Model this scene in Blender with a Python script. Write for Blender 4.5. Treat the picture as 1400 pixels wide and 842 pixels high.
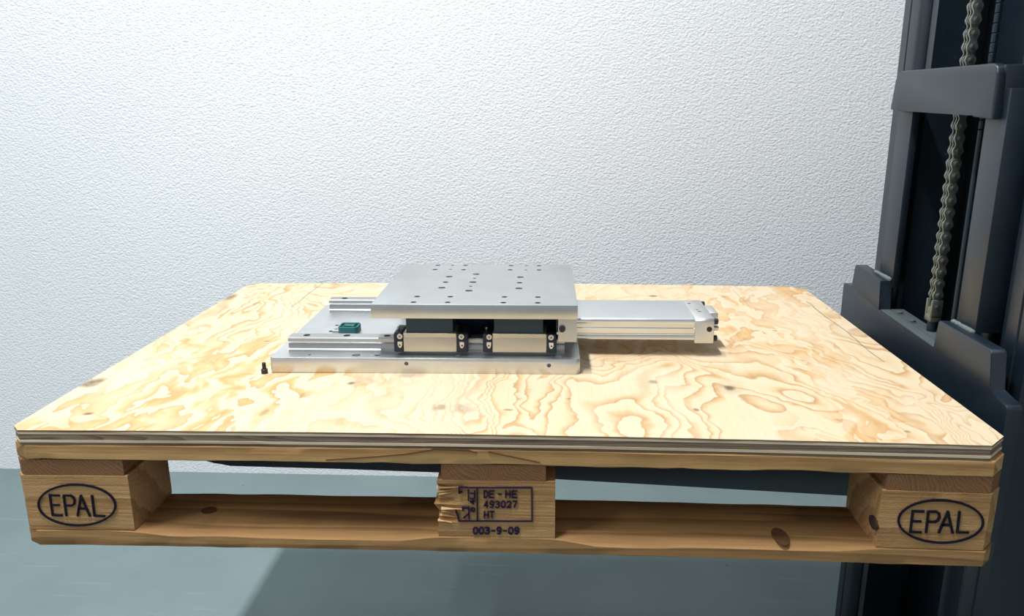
import bpy, bmesh, math, random
from mathutils import Vector, Matrix, noise

# ------------------------------------------------------------------ scene reset, camera, world, light
for o in list(bpy.data.objects):
    bpy.data.objects.remove(o)
S = bpy.context.scene
COL = S.collection
S.view_settings.view_transform = 'Standard'
S.view_settings.look = 'None'
S.view_settings.gamma = 1.0
S.view_settings.use_curve_mapping = False
S.view_settings.exposure = 0.22

ZO = 0.555                      # height of the pallet datum above the floor
CAM = Vector((0.6649, -0.8546, 0.5451 + ZO))
YAW, PITCH, ROLL, FPX = -0.0518, -0.2572, -0.0054, 1069.4357
def cam_axes():
    cy, sy, cp, sp = math.cos(YAW), math.sin(YAW), math.cos(PITCH), math.sin(PITCH)
    f = Vector((sy * cp, cy * cp, sp)); r = Vector((cy, -sy, 0)); u = r.cross(f)
    cr, sr = math.cos(ROLL), math.sin(ROLL)
    return cr * r + sr * u, -sr * r + cr * u, f
RX, UX, FX = cam_axes()
cd = bpy.data.cameras.new('camera')
cd.sensor_width = 36.0
cd.lens = FPX / 1400 * 36.0
cd.clip_start = 0.02
co = bpy.data.objects.new('camera', cd)
COL.objects.link(co)
co.matrix_world = Matrix(((RX.x, UX.x, -FX.x, CAM.x), (RX.y, UX.y, -FX.y, CAM.y), (RX.z, UX.z, -FX.z, CAM.z), (0, 0, 0, 1)))
S.camera = co

def px_on_front(x, y):
    """photo pixel -> (x, z) on the pallet's front face (plane y = 0), pallet-datum height"""
    d = (x - 700) / FPX * RX - (y - 421) / FPX * UX + FX
    t = (0 - CAM.y) / d.y
    p = CAM + d * t
    return p.x, p.z - ZO

def lin(c):
    return tuple(((v / 255) / 12.92 if v / 255 <= .04045 else (((v / 255) + .055) / 1.055) ** 2.4) for v in c) + (1.0,)

w = bpy.data.worlds.new('world')
S.world = w
w.use_nodes = True
w.node_tree.nodes['Background'].inputs[0].default_value = (0.76, 0.80, 0.86, 1)
w.node_tree.nodes['Background'].inputs[1].default_value = 0.45

LAMPS = [((0.08, -0.10, 3.6), 112.0), ((-2.4, -1.7, 3.6), 58.0)]

# ------------------------------------------------------------------ helpers
def tag(o, label=None, cat=None, group=None, kind=None):
    if label: o['label'] = label
    if cat: o['category'] = cat
    if group: o['group'] = group
    if kind: o['kind'] = kind
    return o

def empty(name, loc=(0, 0, 0), rz=0.0, parent=None):
    o = bpy.data.objects.new(name, None)
    COL.objects.link(o)
    o.location = loc
    o.rotation_euler = (0, 0, rz)
    o.empty_display_size = 0.05
    if parent: o.parent = parent
    return o

def obj(name, bm, mat, parent=None, smooth=True, angle=35):
    bmesh.ops.recalc_face_normals(bm, faces=bm.faces[:])
    me = bpy.data.meshes.new(name)
    bm.to_mesh(me)
    bm.free()
    if smooth:
        me.shade_smooth()
        me.set_sharp_from_angle(angle=math.radians(angle))
    me.materials.append(mat)
    o = bpy.data.objects.new(name, me)
    COL.objects.link(o)
    if parent: o.parent = parent
    return o

def inst(src, parent, loc=(0, 0, 0), name=None):
    o = src.copy()
    COL.objects.link(o)
    if name: o.name = name
    o.parent = parent
    o.location = loc
    return o

def B(): return bmesh.new()

def bx(bm, x0, x1, y0, y1, z0, z1, bev=0.0, seg=2):
    vs = [bm.verts.new((x, y, z)) for x in (x0, x1) for y in (y0, y1) for z in (z0, z1)]
    fs = []
    for q in ((0, 1, 3, 2), (4, 6, 7, 5), (0, 4, 5, 1), (2, 3, 7, 6), (0, 2, 6, 4), (1, 5, 7, 3)):
        fs.append(bm.faces.new([vs[i] for i in q]))
    if bev:
        es = list({e for f in fs for e in f.edges})
        bmesh.ops.bevel(bm, geom=es, offset=bev, segments=seg, affect='EDGES', profile=0.5)
    return bm

AX = {'x': (1, 2), 'y': (0, 2), 'z': (0, 1)}
def prism(bm, poly, axis, a0, a1, bev=0.0, seg=2):
    k = 'xyz'.index(axis)
    i, j = AX[axis]
    def mk(p, a):
        v = [0, 0, 0]; v[k] = a; v[i] = p[0]; v[j] = p[1]
        return bm.verts.new(v)
    A = [mk(p, a0) for p in poly]
    Bv = [mk(p, a1) for p in poly]
    n = len(poly)
    fs = [bm.faces.new(A), bm.faces.new(Bv)]
    for q in range(n):
        fs.append(bm.faces.new((A[q], A[(q + 1) % n], Bv[(q + 1) % n], Bv[q])))
    if bev:
        es = list({e for f in fs for e in f.edges})
        bmesh.ops.bevel(bm, geom=es, offset=bev, segments=seg, affect='EDGES', profile=0.5)
    return bm

def cyl(bm, c, axis, r, L, seg=20, r2=None, chamfer=0.0):
    """cylinder starting at c, along +axis, length L"""
    r2 = r if r2 is None else r2
    k = 'xyz'.index(axis)
    i, j = AX[axis]
    prof = [(0, r), (L, r2)]
    if chamfer:
        prof = [(0, r), (L - chamfer, r2), (L, r2 - chamfer)]
    rings = []
    for a, rr in prof:
        ring = []
        for q in range(seg):
            t = 2 * math.pi * q / seg
            v = list(c); v[k] += a; v[i] += rr * math.cos(t); v[j] += rr * math.sin(t)
            ring.append(bm.verts.new(v))
        rings.append(ring)
    bm.faces.new(rings[0]); bm.faces.new(rings[-1])
    for a, b in zip(rings, rings[1:]):
        for q in range(seg):
            bm.faces.new((a[q], a[(q + 1) % seg], b[(q + 1) % seg], b[q]))
    return bm

def cut(o, cutter_bm):
    bmesh.ops.recalc_face_normals(cutter_bm, faces=cutter_bm.faces[:])
    me = bpy.data.meshes.new('cutter')
    cutter_bm.to_mesh(me); cutter_bm.free()
    c = bpy.data.objects.new('cutter', me)
    COL.objects.link(c)
    par = o.parent
    o.parent = None
    m = o.modifiers.new('b', 'BOOLEAN')
    m.operation = 'DIFFERENCE'; m.object = c; m.solver = 'EXACT'
    dg = bpy.context.evaluated_depsgraph_get()
    new = bpy.data.meshes.new_from_object(o.evaluated_get(dg))
    o.modifiers.clear()
    old = o.data
    o.data = new
    new.name = old.name
    bpy.data.meshes.remove(old)
    bpy.data.objects.remove(c)
    bpy.data.meshes.remove(me)
    o.parent = par
    new.set_sharp_from_angle(angle=math.radians(35))
    return o

# ------------------------------------------------------------------ materials
class NT:
    def __init__(s, name):
        s.m = bpy.data.materials.new(name)
        s.m.use_nodes = True
        s.t = s.m.node_tree
        s.t.nodes.clear()
        s.out = s.n('ShaderNodeOutputMaterial')
        s.b = s.n('ShaderNodeBsdfPrincipled')
        s.t.links.new(s.b.outputs[0], s.out.inputs[0])
    def n(s, typ, **kw):
        nd = s.t.nodes.new(typ)
        for k, v in kw.items(): setattr(nd, k, v)
        return nd
    def L(s, a, b): s.t.links.new(a, b)
    def put(s, sock, v):
        if isinstance(v, bpy.types.NodeSocket): s.L(v, sock)
        else: sock.default_value = v
    def math(s, op, a, b=None, c=None, clamp=False):
        nd = s.n('ShaderNodeMath', operation=op, use_clamp=clamp)
        s.put(nd.inputs[0], a)
        if b is not None: s.put(nd.inputs[1], b)
        if c is not None: s.put(nd.inputs[2], c)
        return nd.outputs[0]
    def objco(s, rnd=0.0):
        t = s.n('ShaderNodeTexCoord').outputs['Object']
        if rnd:
            r = s.n('ShaderNodeObjectInfo').outputs['Random']
            v = s.n('ShaderNodeCombineXYZ')
            k = s.math('MULTIPLY', r, rnd)
            s.L(k, v.inputs[0]); s.L(k, v.inputs[1]); s.L(k, v.inputs[2])
            a = s.n('ShaderNodeVectorMath', operation='ADD')
            s.L(t, a.inputs[0]); s.L(v.outputs[0], a.inputs[1])
            return a.outputs[0]
        return t
    def scale(s, v, sc):
        a = s.n('ShaderNodeVectorMath', operation='MULTIPLY')
        s.L(v, a.inputs[0]); a.inputs[1].default_value = sc
        return a.outputs[0]
    def noise(s, v, scale, detail=3, rough=.5, dist=0.0):
        nd = s.n('ShaderNodeTexNoise')
        s.L(v, nd.inputs['Vector'])
        nd.inputs['Scale'].default_value = scale
        nd.inputs['Detail'].default_value = detail
        nd.inputs['Roughness'].default_value = rough
        nd.inputs['Distortion'].default_value = dist
        return nd.outputs[0]
    def ramp(s, f, stops, interp='LINEAR'):
        nd = s.n('ShaderNodeValToRGB')
        s.L(f, nd.inputs[0])
        cr = nd.color_ramp
        cr.interpolation = interp
        while len(cr.elements) < len(stops): cr.elements.new(0.5)
        for e, (p, c) in zip(cr.elements, stops):
            e.position = p
            e.color = c if len(c) == 4 else tuple(c) + (1,)
        return nd.outputs[0]
    def mix(s, f, a, b, mode='MIX'):
        nd = s.n('ShaderNodeMix', data_type='RGBA', blend_type=mode)
        s.put(nd.inputs['Factor'], f)
        s.put(nd.inputs[6], a); s.put(nd.inputs[7], b)
        return nd.outputs[2]
    def bump(s, h, strength, dist=.001):
        nd = s.n('ShaderNodeBump')
        nd.inputs['Strength'].default_value = strength
        nd.inputs['Distance'].default_value = dist
        s.L(h, nd.inputs['Height'])
        s.L(nd.outputs[0], s.b.inputs['Normal'])
        return nd
    def set(s, **kw):
        for k, v in kw.items():
            s.put(s.b.inputs[k.replace('_', ' ')], v)

def g(v): return (v, v, v, 1)

def mat_wall():
    t = NT('stucco_wall')
    v = t.objco()
    vs = t.scale(v, (1.0, 1.0, 1.35))
    a = t.noise(vs, 135, 3, .65, .3)
    vo = t.n('ShaderNodeTexVoronoi', feature='SMOOTH_F1')
    t.L(vs, vo.inputs['Vector']); vo.inputs['Scale'].default_value = 140; vo.inputs['Smoothness'].default_value = .5
    fine = t.noise(vs, 320, 2, .6)
    h = t.math('ADD', t.math('MULTIPLY', a, 1.5), t.math('MULTIPLY', vo.outputs[0], -.55))
    h = t.math('ADD', h, t.math('MULTIPLY', fine, .25))
    big = t.noise(v, 1.3, 2)
    col = t.ramp(big, [(.3, lin((235, 238, 241))), (.7, lin((240, 243, 245)))])
    t.set(Base_Color=col, Roughness=.85)
    t.b.inputs['Specular IOR Level'].default_value = .25
    t.bump(h, .60, .0030)
    return t.m

def mat_floor():
    t = NT('painted_floor')
    v = t.objco()
    n = t.noise(v, 2.2, 5, .6)
    col = t.ramp(n, [(.3, lin((110, 127, 128))), (.7, lin((124, 141, 142)))])
    st = t.noise(t.scale(v, (1.0, 26, 1)), 3.0, 3, .5, .3)
    stm = t.ramp(st, [(.64, g(0)), (.72, g(1))])
    col = t.mix(t.math('MULTIPLY', stm, .22), col, lin((150, 168, 166)))
    sp = t.noise(v, 34, 2, .4)
    spm = t.ramp(sp, [(.76, g(0)), (.79, g(1))])
    col = t.mix(t.math('MULTIPLY', spm, .5), col, lin((60, 74, 74)))
    t.set(Base_Color=col, Roughness=.55)
    t.b.inputs['Specular IOR Level'].default_value = .3
    t.bump(t.noise(v, 160, 3), .06, .002)
    return t.m

def mat_ply_face():
    t = NT('plywood_face')
    v = t.objco()
    big = t.noise(t.scale(v, (1.0, .6, 1)), 2.6, 2, .5, .3)
    # rotary cut veneer: ragged tan patches drawn out along the grain (y) ...
    wv = t.n('ShaderNodeTexNoise'); t.L(v, wv.inputs['Vector'])
    wv.inputs['Scale'].default_value = 12; wv.inputs['Detail'].default_value = 3
    off = t.n('ShaderNodeVectorMath', operation='MULTIPLY_ADD')
    t.L(wv.outputs['Color'], off.inputs[0]); off.inputs[1].default_value = (.07, .07, 0); t.L(v, off.inputs[2])
    vw = off.outputs[0]
    f1 = t.noise(t.scale(vw, (1.0, .38, 1)), 13.0, 3, .55, .3)
    b1 = t.math('FRACT', t.math('MULTIPLY', f1, 6.5))
    c1 = t.ramp(b1, [(0.0, lin((250, 234, 200))), (.42, lin((249, 230, 192))), (.54, lin((242, 206, 148))), (.80, lin((234, 188, 124))), (.97, lin((222, 172, 108))), (1.0, lin((250, 234, 200)))])
    # ... and finer growth-ring contours
    f2 = t.noise(t.scale(vw, (1.0, .40, 1)), 5.6, 2, .5, .8)
    b2 = t.math('FRACT', t.math('MULTIPLY', f2, 20.0))
    c2 = t.ramp(b2, [(0.0, lin((250, 233, 198))), (.55, lin((247, 225, 184))), (.84, lin((224, 182, 126))), (.94, lin((204, 162, 110))), (1.0, lin((250, 233, 198)))])
    sel = t.ramp(big, [(.47, g(0)), (.62, g(1))])
    col = t.mix(sel, c1, c2)
    pale = t.noise(t.scale(vw, (1.0, .5, 1)), 9.0, 3, .55, .3)
    pm = t.ramp(pale, [(.44, g(0)), (.60, g(1))])
    col = t.mix(t.math('MULTIPLY', pm, .55), col, lin((250, 235, 204)))
    fib = t.noise(t.scale(v, (220, 6, 1)), 1.0, 3, .6)
    col = t.mix(1.0, col, (.68, .655, .655, 1), 'MULTIPLY')
    col = t.mix(.10, col, t.ramp(fib, [(.3, lin((190, 150, 100))), (.7, lin((236, 220, 186)))]))
    # knots, specks and splits: (x, y, rx, ry, strength)
    sx = t.n('ShaderNodeSeparateXYZ'); t.L(v, sx.inputs[0])
    wob = t.math('MULTIPLY', t.math('SUBTRACT', t.noise(v, 60, 3, .6), .5), 1.5)
    tot = None
    spots = [(.911, .171, .011, .012, .9), (.911, .171, .030, .030, .22), (.385, .169, .007, .008, .8), (.400, .182, .03, .03, .25), (.193, .368, .007, .005, .6),
             (.0725, .053, .009, .006, .8), (.871, .696, .011, .010, .7), (.809, .190, .008, .009, .55), (.851, .0896, .005, .007, .8),
             (.521, .082, .012, .014, .5), (.553, .080, .020, .022, .34), (.611, .078, .008, .004, .6), (.461, .205, .03, .012, .4), (1.014, .70, .007, .008, .5),
             (1.0907, .0345, .005, .004, .6), (.224, .206, .012, .003, .6), (.905, .41, .006, .006, .5), (1.05, .46, .005, .006, .5), (.01, .17, .02, .028, .85), (.006, .672, .014, .035, .8),
             (.30, .06, .006, .016, .45), (.69, .12, .004, .004, .5), (.33, .12, .004, .014, .4), (.16, .30, .004, .02, .35)]
    for (x, y, rx, ry, k) in spots:
        dx = t.math('DIVIDE', t.math('SUBTRACT', sx.outputs[0], x), rx)
        dy = t.math('DIVIDE', t.math('SUBTRACT', sx.outputs[1], y), ry)
        d = t.math('ADD', t.math('MULTIPLY', dx, dx), t.math('MULTIPLY', dy, dy))
        e = t.math('MULTIPLY', t.math('SUBTRACT', t.math('ADD', 1.0, wob), d, clamp=True), k)
        tot = e if tot is None else t.math('MAXIMUM', tot, e)
    # splits along the grain: x centre, y0, y1, half width
    lw = t.math('MULTIPLY', t.math('SUBTRACT', t.noise(t.scale(v, (1, 1, 1)), 14, 2), .5), .012)
    for (x, y0, y1, hw, k) in [(1.170, .30, .672, .0022, .75), (.1627, .59, .80, .0020, .8), (1.045, .60, .76, .0012, .45)]:
        dx = t.math('ABSOLUTE', t.math('SUBTRACT', t.math('ADD', sx.outputs[0], lw), x))
        inx = t.math('SUBTRACT', 1.0, t.math('DIVIDE', dx, hw), clamp=True)
        iny = t.math('MULTIPLY', t.math('GREATER_THAN', sx.outputs[1], y0), t.math('LESS_THAN', sx.outputs[1], y1))
        e = t.math('MULTIPLY', t.math('MULTIPLY', inx, iny), k)
        tot = t.math('MAXIMUM', tot, e)
    col = t.mix(t.math('MULTIPLY', tot, 1.0, clamp=True), col, lin((92, 76, 56)))
    t.set(Base_Color=col, Roughness=.62)
    t.b.inputs['Specular IOR Level'].default_value = .3
    t.bump(fib, .05, .001)
    return t.m

def mat_wood(name, axis, dark, mid, light, ring=90.0, centre=(0, 0), rnd=3.0, rough=.75, bump=.35, knots=True, fibre=1.0):
    """solid timber: growth rings about a line along axis, fibres along axis"""
    t = NT(name)
    v = t.objco(rnd)
    k = 'xyz'.index(axis)
    st = [1.0, 1.0, 1.0]; st[k] = .10
    vs = t.scale(v, tuple(st))
    wq = t.noise(vs, 9, 3, .5, .5)
    sp = t.n('ShaderNodeSeparateXYZ'); t.L(v, sp.inputs[0])
    ij = [q for q in range(3) if q != k]
    a = t.math('ADD', sp.outputs[ij[0]], centre[0]); b = t.math('ADD', sp.outputs[ij[1]], centre[1])
    r = t.math('SQRT', t.math('ADD', t.math('MULTIPLY', a, a), t.math('MULTIPLY', b, b)))
    r = t.math('ADD', r, t.math('MULTIPLY', wq, .09))
    rg = t.math('FRACT', t.math('MULTIPLY', r, ring))
    col = t.ramp(rg, [(0, light), (.55, mid), (.9, dark), (1, light)])
    fs = [260.0, 260.0, 260.0]; fs[k] = 9.0
    fib = t.noise(t.scale(v, tuple(fs)), 1.0, 4, .65)
    col = t.mix(.34 * fibre, col, t.ramp(fib, [(.28, dark), (.5, mid), (.72, light)]))
    big = t.noise(v, 5, 3, .6)
    col = t.mix(t.math('MULTIPLY', t.ramp(big, [(.5, g(0)), (.75, g(1))]), .4), col, dark)
    if knots:
        vo = t.n('ShaderNodeTexVoronoi'); t.L(vs, vo.inputs['Vector']); vo.inputs['Scale'].default_value = 9
        km = t.ramp(vo.outputs['Distance'], [(.06, g(1)), (.16, g(0))])
        col = t.mix(t.math('MULTIPLY', km, .55), col, tuple(c * .35 for c in dark[:3]) + (1,))
    t.set(Base_Color=col, Roughness=rough)
    t.b.inputs['Specular IOR Level'].default_value = .2
    t.bump(t.math('ADD', fib, t.math('MULTIPLY', t.noise(v, 420, 2), .4)), bump, .0015)
    return t.m

def mat_metal(name, col, rough=.35, streak=None, var=.1, metallic=1.0):
    t = NT(name)
    v = t.objco()
    n = t.noise(v, 14, 4, .6)
    c0 = lin(col); c1 = tuple(min(1, c * (1 + var)) for c in c0[:3]) + (1,); c2 = tuple(c * (1 - var) for c in c0[:3]) + (1,)
    t.set(Base_Color=t.ramp(n, [(.3, c2), (.7, c1)]), Metallic=metallic)
    rn = t.noise(v, 30, 3, .6)
    t.set(Roughness=t.math('ADD', rough - .06, t.math('MULTIPLY', rn, .12)))
    if streak:
        s = t.noise(t.scale(v, streak), 1.0, 2, .5)
        t.bump(s, .08, .0006)
    return t.m

def mat_paint(name, col, rough=.45, spec=.5, scuff=None, dust=0.0):
    t = NT(name)
    v = t.objco()
    n = t.noise(v, 22, 4, .65)
    c = lin(col)
    base = t.ramp(n, [(.35, tuple(x * .88 for x in c[:3]) + (1,)), (.65, tuple(min(1, x * 1.1) for x in c[:3]) + (1,))])
    if scuff:
        s = t.noise(v, 70, 3, .6)
        base = t.mix(t.math('MULTIPLY', t.ramp(s, [(.70, g(0)), (.76, g(1))]), .6), base, lin(scuff))
    t.set(Base_Color=base, Roughness=t.math('ADD', rough - .05, t.math('MULTIPLY', n, .1)))
    t.b.inputs['Specular IOR Level'].default_value = spec
    t.bump(t.noise(v, 240, 2), .04, .001)
    return t.m

M = {}
M['wall'] = mat_wall()
M['floor'] = mat_floor()
M['ceiling'] = mat_paint('ceiling_paint', (225, 228, 228), .9, .2)
M['ply'] = mat_ply_face()
M['ply_dark'] = mat_wood('plywood_cross_veneer', 'x', lin((96, 80, 66)), lin((136, 116, 98)), lin((160, 140, 120)), 260, rnd=0, bump=.6, knots=False)
M['ply_light'] = mat_wood('plywood_long_veneer', 'x', lin((188, 162, 134)), lin((224, 202, 172)), lin((238, 220, 194)), 60, rnd=0, bump=.3, knots=False)
M['ply_rim'] = mat_wood('plywood_outer_veneer_edge', 'x', lin((96, 78, 60)), lin((132, 110, 86)), lin((160, 138, 110)), 40, rnd=0, bump=.5, knots=False)
M['board'] = mat_wood('pallet_board_timber', 'x', lin((142, 104, 64)), lin((198, 156, 102)), lin((214, 174, 120)), 40, (.2, .03))
M['bottom_board'] = mat_wood('pallet_bottom_board_timber', 'x', lin((124, 92, 60)), lin((164, 124, 80)), lin((190, 148, 98)), 40, (.1, .2))
M['stringer'] = mat_wood('pallet_stringer_timber', 'y', lin((112, 78, 52)), lin((140, 100, 68)), lin((152, 112, 78)), 260, (-.02, -.02), knots=False)
M['block'] = mat_wood('pallet_block_timber', 'x', lin((146, 106, 66)), lin((182, 140, 92)), lin((212, 172, 122)), 30, (.3, .1), bump=1.0, knots=False, fibre=1.6)
M['splinter'] = mat_wood('fresh_split_timber', 'x', lin((196, 150, 96)), lin((226, 186, 132)), lin((240, 208, 160)), 90, knots=False, bump=.7)
M['ink'] = mat_paint('stamp_ink', (32, 30, 44), .8, .1)
M['ink_violet'] = mat_paint('violet_stamp_ink', (46, 34, 66), .8, .1)
M['knot'] = mat_paint('dark_knot_wood', (70, 52, 46), .8, .1)
M['alu'] = mat_metal('milled_aluminium', (210, 213, 214), .40, None, .06)
M['alu_face'] = mat_metal('brushed_aluminium_plate', (196, 200, 200), .36, None, .05)
M['tube'] = mat_metal('anodised_aluminium_profile', (226, 230, 231), .30, None, .03)
M['cap'] = mat_metal('satin_aluminium_cap', (222, 221, 217), .40, None, .04)
M['steel'] = mat_metal('ground_steel_rail', (176, 179, 180), .45, None, .06)
M['steel_block'] = mat_metal('ground_steel_carriage', (200, 194, 180), .42, None, .06)
M['bolt'] = mat_metal('bright_screw_steel', (200, 202, 200), .3, None, .1)
M['clip'] = mat_paint('ivory_plastic', (222, 214, 196), .5, .5)
M['black_plastic'] = mat_paint('black_plastic', (16, 30, 44), .45, .5)
M['spacer'] = mat_paint('dark_oxide_spacer', (26, 52, 66), .5, .5)
M['black_screw'] = mat_paint('black_oxide_screw', (30, 36, 42), .4, .5)
M['green'] = mat_paint('green_elastomer', (16, 92, 92), .5, .5)
M['paint'] = mat_paint('black_truck_paint', (12, 28, 40), .40, .8, (70, 80, 84))
M['paint_teal'] = mat_paint('mast_profile_paint', (8, 28, 40), .42, .5)
M['chain'] = mat_metal('greased_chain_steel', (146, 150, 140), .45, None, .12, .95)
M['pin'] = mat_metal('chain_pin_steel', (170, 178, 182), .32, None, .1)
M['weld'] = mat_paint('weld_bead_paint', (96, 106, 104), .4, .6, (150, 150, 140))
M['lamp'] = mat_paint('lamp_housing', (220, 222, 224), .5, .4)
M['dusty'] = mat_paint('dusty_truck_paint', (70, 80, 82), .7, .4, (120, 124, 118))
M['void'] = mat_paint('navy_gap_shade', (4, 30, 56), .6, .3)  # navy tone stands in for the shade under the top plate
M['knot_soft'] = mat_paint('brown_knot_wood', (98, 70, 46), .8, .1)
M['rubber'] = mat_paint('tyre_rubber', (24, 26, 28), .8, .2)

# ------------------------------------------------------------------ setting
WY = 1.302
tag(obj('floor', bx(B(), -6, 6, -6, WY + .1, -.1, 0), M['floor'], smooth=False), 'grey-green painted concrete floor with faint scuffs', 'floor', kind='structure')
def wall_back():
    bm = bx(B(), -6, 6, WY, WY + .12, -.02, 4.2)
    return bm
tag(obj('wall_back', wall_back(), M['wall'], smooth=False), 'white rough-cast stucco wall behind the pallet', 'wall', kind='structure')
tag(obj('ceiling', bx(B(), -6, 6, -6, WY + .12, 4.2, 4.3), M['ceiling'], smooth=False), 'pale ceiling above the hall', 'ceiling', kind='structure')

def lamp(loc, power, label, side):
    r = empty('ceiling_lamp', loc)
    tag(r, label, 'lamp', 'batten lamps on the ceiling')
    obj('housing', bx(B(), -.07, .07, -.66, .66, .0, .06, .01), M['lamp'], r)
    for s in (-1, 1):
        obj('hanger_rod', cyl(B(), (0, .5 * s, .055), 'z', .006, 4.205 - loc[2] - .055, 10), M['lamp'], r)
    ld = bpy.data.lights.new('ceiling_tube_offscreen', 'AREA')
    ld.shape = 'RECTANGLE'; ld.size = .11; ld.size_y = 1.25
    ld.energy = power
    ld.color = (.985, .995, 1.0)
    lo = bpy.data.objects.new('ceiling_tube_%s_offscreen' % side, ld)
    COL.objects.link(lo)
    lo.parent = r
    lo.location = (0, 0, -.004)
lamp(*LAMPS[0], 'white batten lamp hanging from the ceiling above the pallet', 'overhead')
lamp(*LAMPS[1], 'white batten lamp hanging farther along the stucco wall', 'left')

# ------------------------------------------------------------------ timber: lofted boards
BOW = .0042
def bow(x): return BOW * (1 - ((x - .6) / .6) ** 2)

def loft(x0, x1, y0, y1, z0, z1, axis='x', n=24, seed=0, jit=.0008, rnd=.002, chip=0.0, bevel_tf=0.0, bevel_fn=None, end_jit=0.0, chamf=(0, 0, 0, 0)):
    """timber piece lofted along axis with uneven edges.  bevel_tf: chamfer on the top front edge.
    chamf: corner cuts at (front start, front end, back start, back end)"""
    bm = B()
    L0, L1 = (x0, x1) if axis == 'x' else (y0, y1)
    c0, c1 = (y0, y1) if axis == 'x' else (x0, x1)
    ts = [L0 + (L1 - L0) * q / n for q in range(n + 1)]
    cm = max(chamf)
    if cm > 0:
        ts = sorted(set(ts + [L0 + cm, L1 - cm]))
    rings = []
    for t in ts:
        a0, a1 = c0, c1
        if cm > 0:
            if t < L0 + chamf[0]: a0 += chamf[0] - (t - L0)
            if t > L1 - chamf[1]: a0 += chamf[1] - (L1 - t)
            if t < L0 + chamf[2]: a1 -= chamf[2] - (t - L0)
            if t > L1 - chamf[3]: a1 -= chamf[3] - (L1 - t)
        bt = bevel_tf
        if bevel_fn: bt = bevel_fn(t)
        bt = max(bt, rnd)
        m = (c0 + c1) / 2
        pts = [(a0 + rnd, z0), (a0, z0 + rnd), (a0, (z0 + z1) / 2), (a0, z1 - bt * .75), (a0 + bt, z1), (m, z1), (a1 - rnd, z1), (a1, z1 - rnd), (a1, z0 + rnd), (a1 - rnd, z0), (m, z0)]
        ring = []
        for qi, (c, z) in enumerate(pts):
            p = Vector((t * 21 + seed * 13.7, c * 9 + qi * 3.1, z * 30))
            dc = noise.noise(p) * jit; dz = noise.noise(p + Vector((5, 7, 9))) * jit
            if chip and qi in (0, 1, 10):
                k = noise.noise(Vector((t * 9 + seed, 0, 0)))
                k2 = noise.noise(Vector((t * 42 + seed, 3, 0)))
                dz += chip * (max(0, k) * .9 + max(0, k2) * .5)
            tt = t
            if end_jit and (t == ts[0] or t == ts[-1]):
                tt += noise.noise(Vector((c * 60, z * 90, seed))) * end_jit
            x, y = (tt, c + dc) if axis == 'x' else (c + dc, tt)
            ring.append(bm.verts.new((x, y, z + dz + bow(x))))
        rings.append(ring)
    k = len(rings[0])
    bm.faces.new(rings[0]); bm.faces.new(rings[-1])
    for a, b in zip(rings, rings[1:]):
        for q in range(k):
            bm.faces.new((a[q], a[(q + 1) % k], b[(q + 1) % k], b[q]))
    return bm

# ------------------------------------------------------------------ pallet
ZD, ZC, ZBk, ZE, ZA = .0029, .0244, .1002, .1210, .1410     # bottom, bottom-board top, block top, stringer top, deck top
pal = empty('pallet', (0, 0, ZO))
tag(pal, 'worn wooden euro pallet with stamped blocks lifted on the forks', 'pallet')
deck = [(0, .145), (.185, .285), (.3275, .4725), (.515, .615), (.655, .80)]
for i, (a, b) in enumerate(deck):
    o = obj('deck_board', loft(0, 1.2, a, b, ZE, ZA, 'x', 60, 3 + i, .0012, .0016, .0035 if i == 0 else 0, chamf=(.012, .022, 0, 0) if i == 0 else ((0, 0, .012, .022) if i == 4 else (0, 0, 0, 0))), M['board'], pal)
def str_board(x0, x1, sd, cf=(0, 0, 0, 0)):
    return loft(x0, x1, .0015, .7985, ZBk, ZE, 'y', 26, sd, .0010, .0016, end_jit=.001, chamf=cf)
obj('stringer_board', str_board(.001, .140, 11, (.010, 0, 0, 0)), M['stringer'], pal)
obj('stringer_board', str_board(.534, .660, 12), M['stringer'], pal)
obj('stringer_board', str_board(1.060, 1.199, 13, (0, 0, .020, 0)), M['stringer'], pal)
xs = [(.0, .145), (.5275, .6725), (1.055, 1.2)]
ys = [(0, .10), (.3275, .4725), (.70, .80)]
blocks = {}
for i, (a, b) in enumerate(xs):
    for j, (c, d) in enumerate(ys):
        if (i, j) == (1, 0):
            continue
        cf = (0, 0, 0, 0)
        if j == 0: cf = (.008 if i == 0 else 0, .018 if i == 2 else 0, 0, 0)
        bm = loft(a + .001, b - .001, c + .001, d, ZC, ZBk, 'x', 12, 31 + i * 3 + j, .0007, .0012, chamf=cf)
        bo = obj('block', bm, M['block'], pal)
        blocks[i, j] = bo

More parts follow.
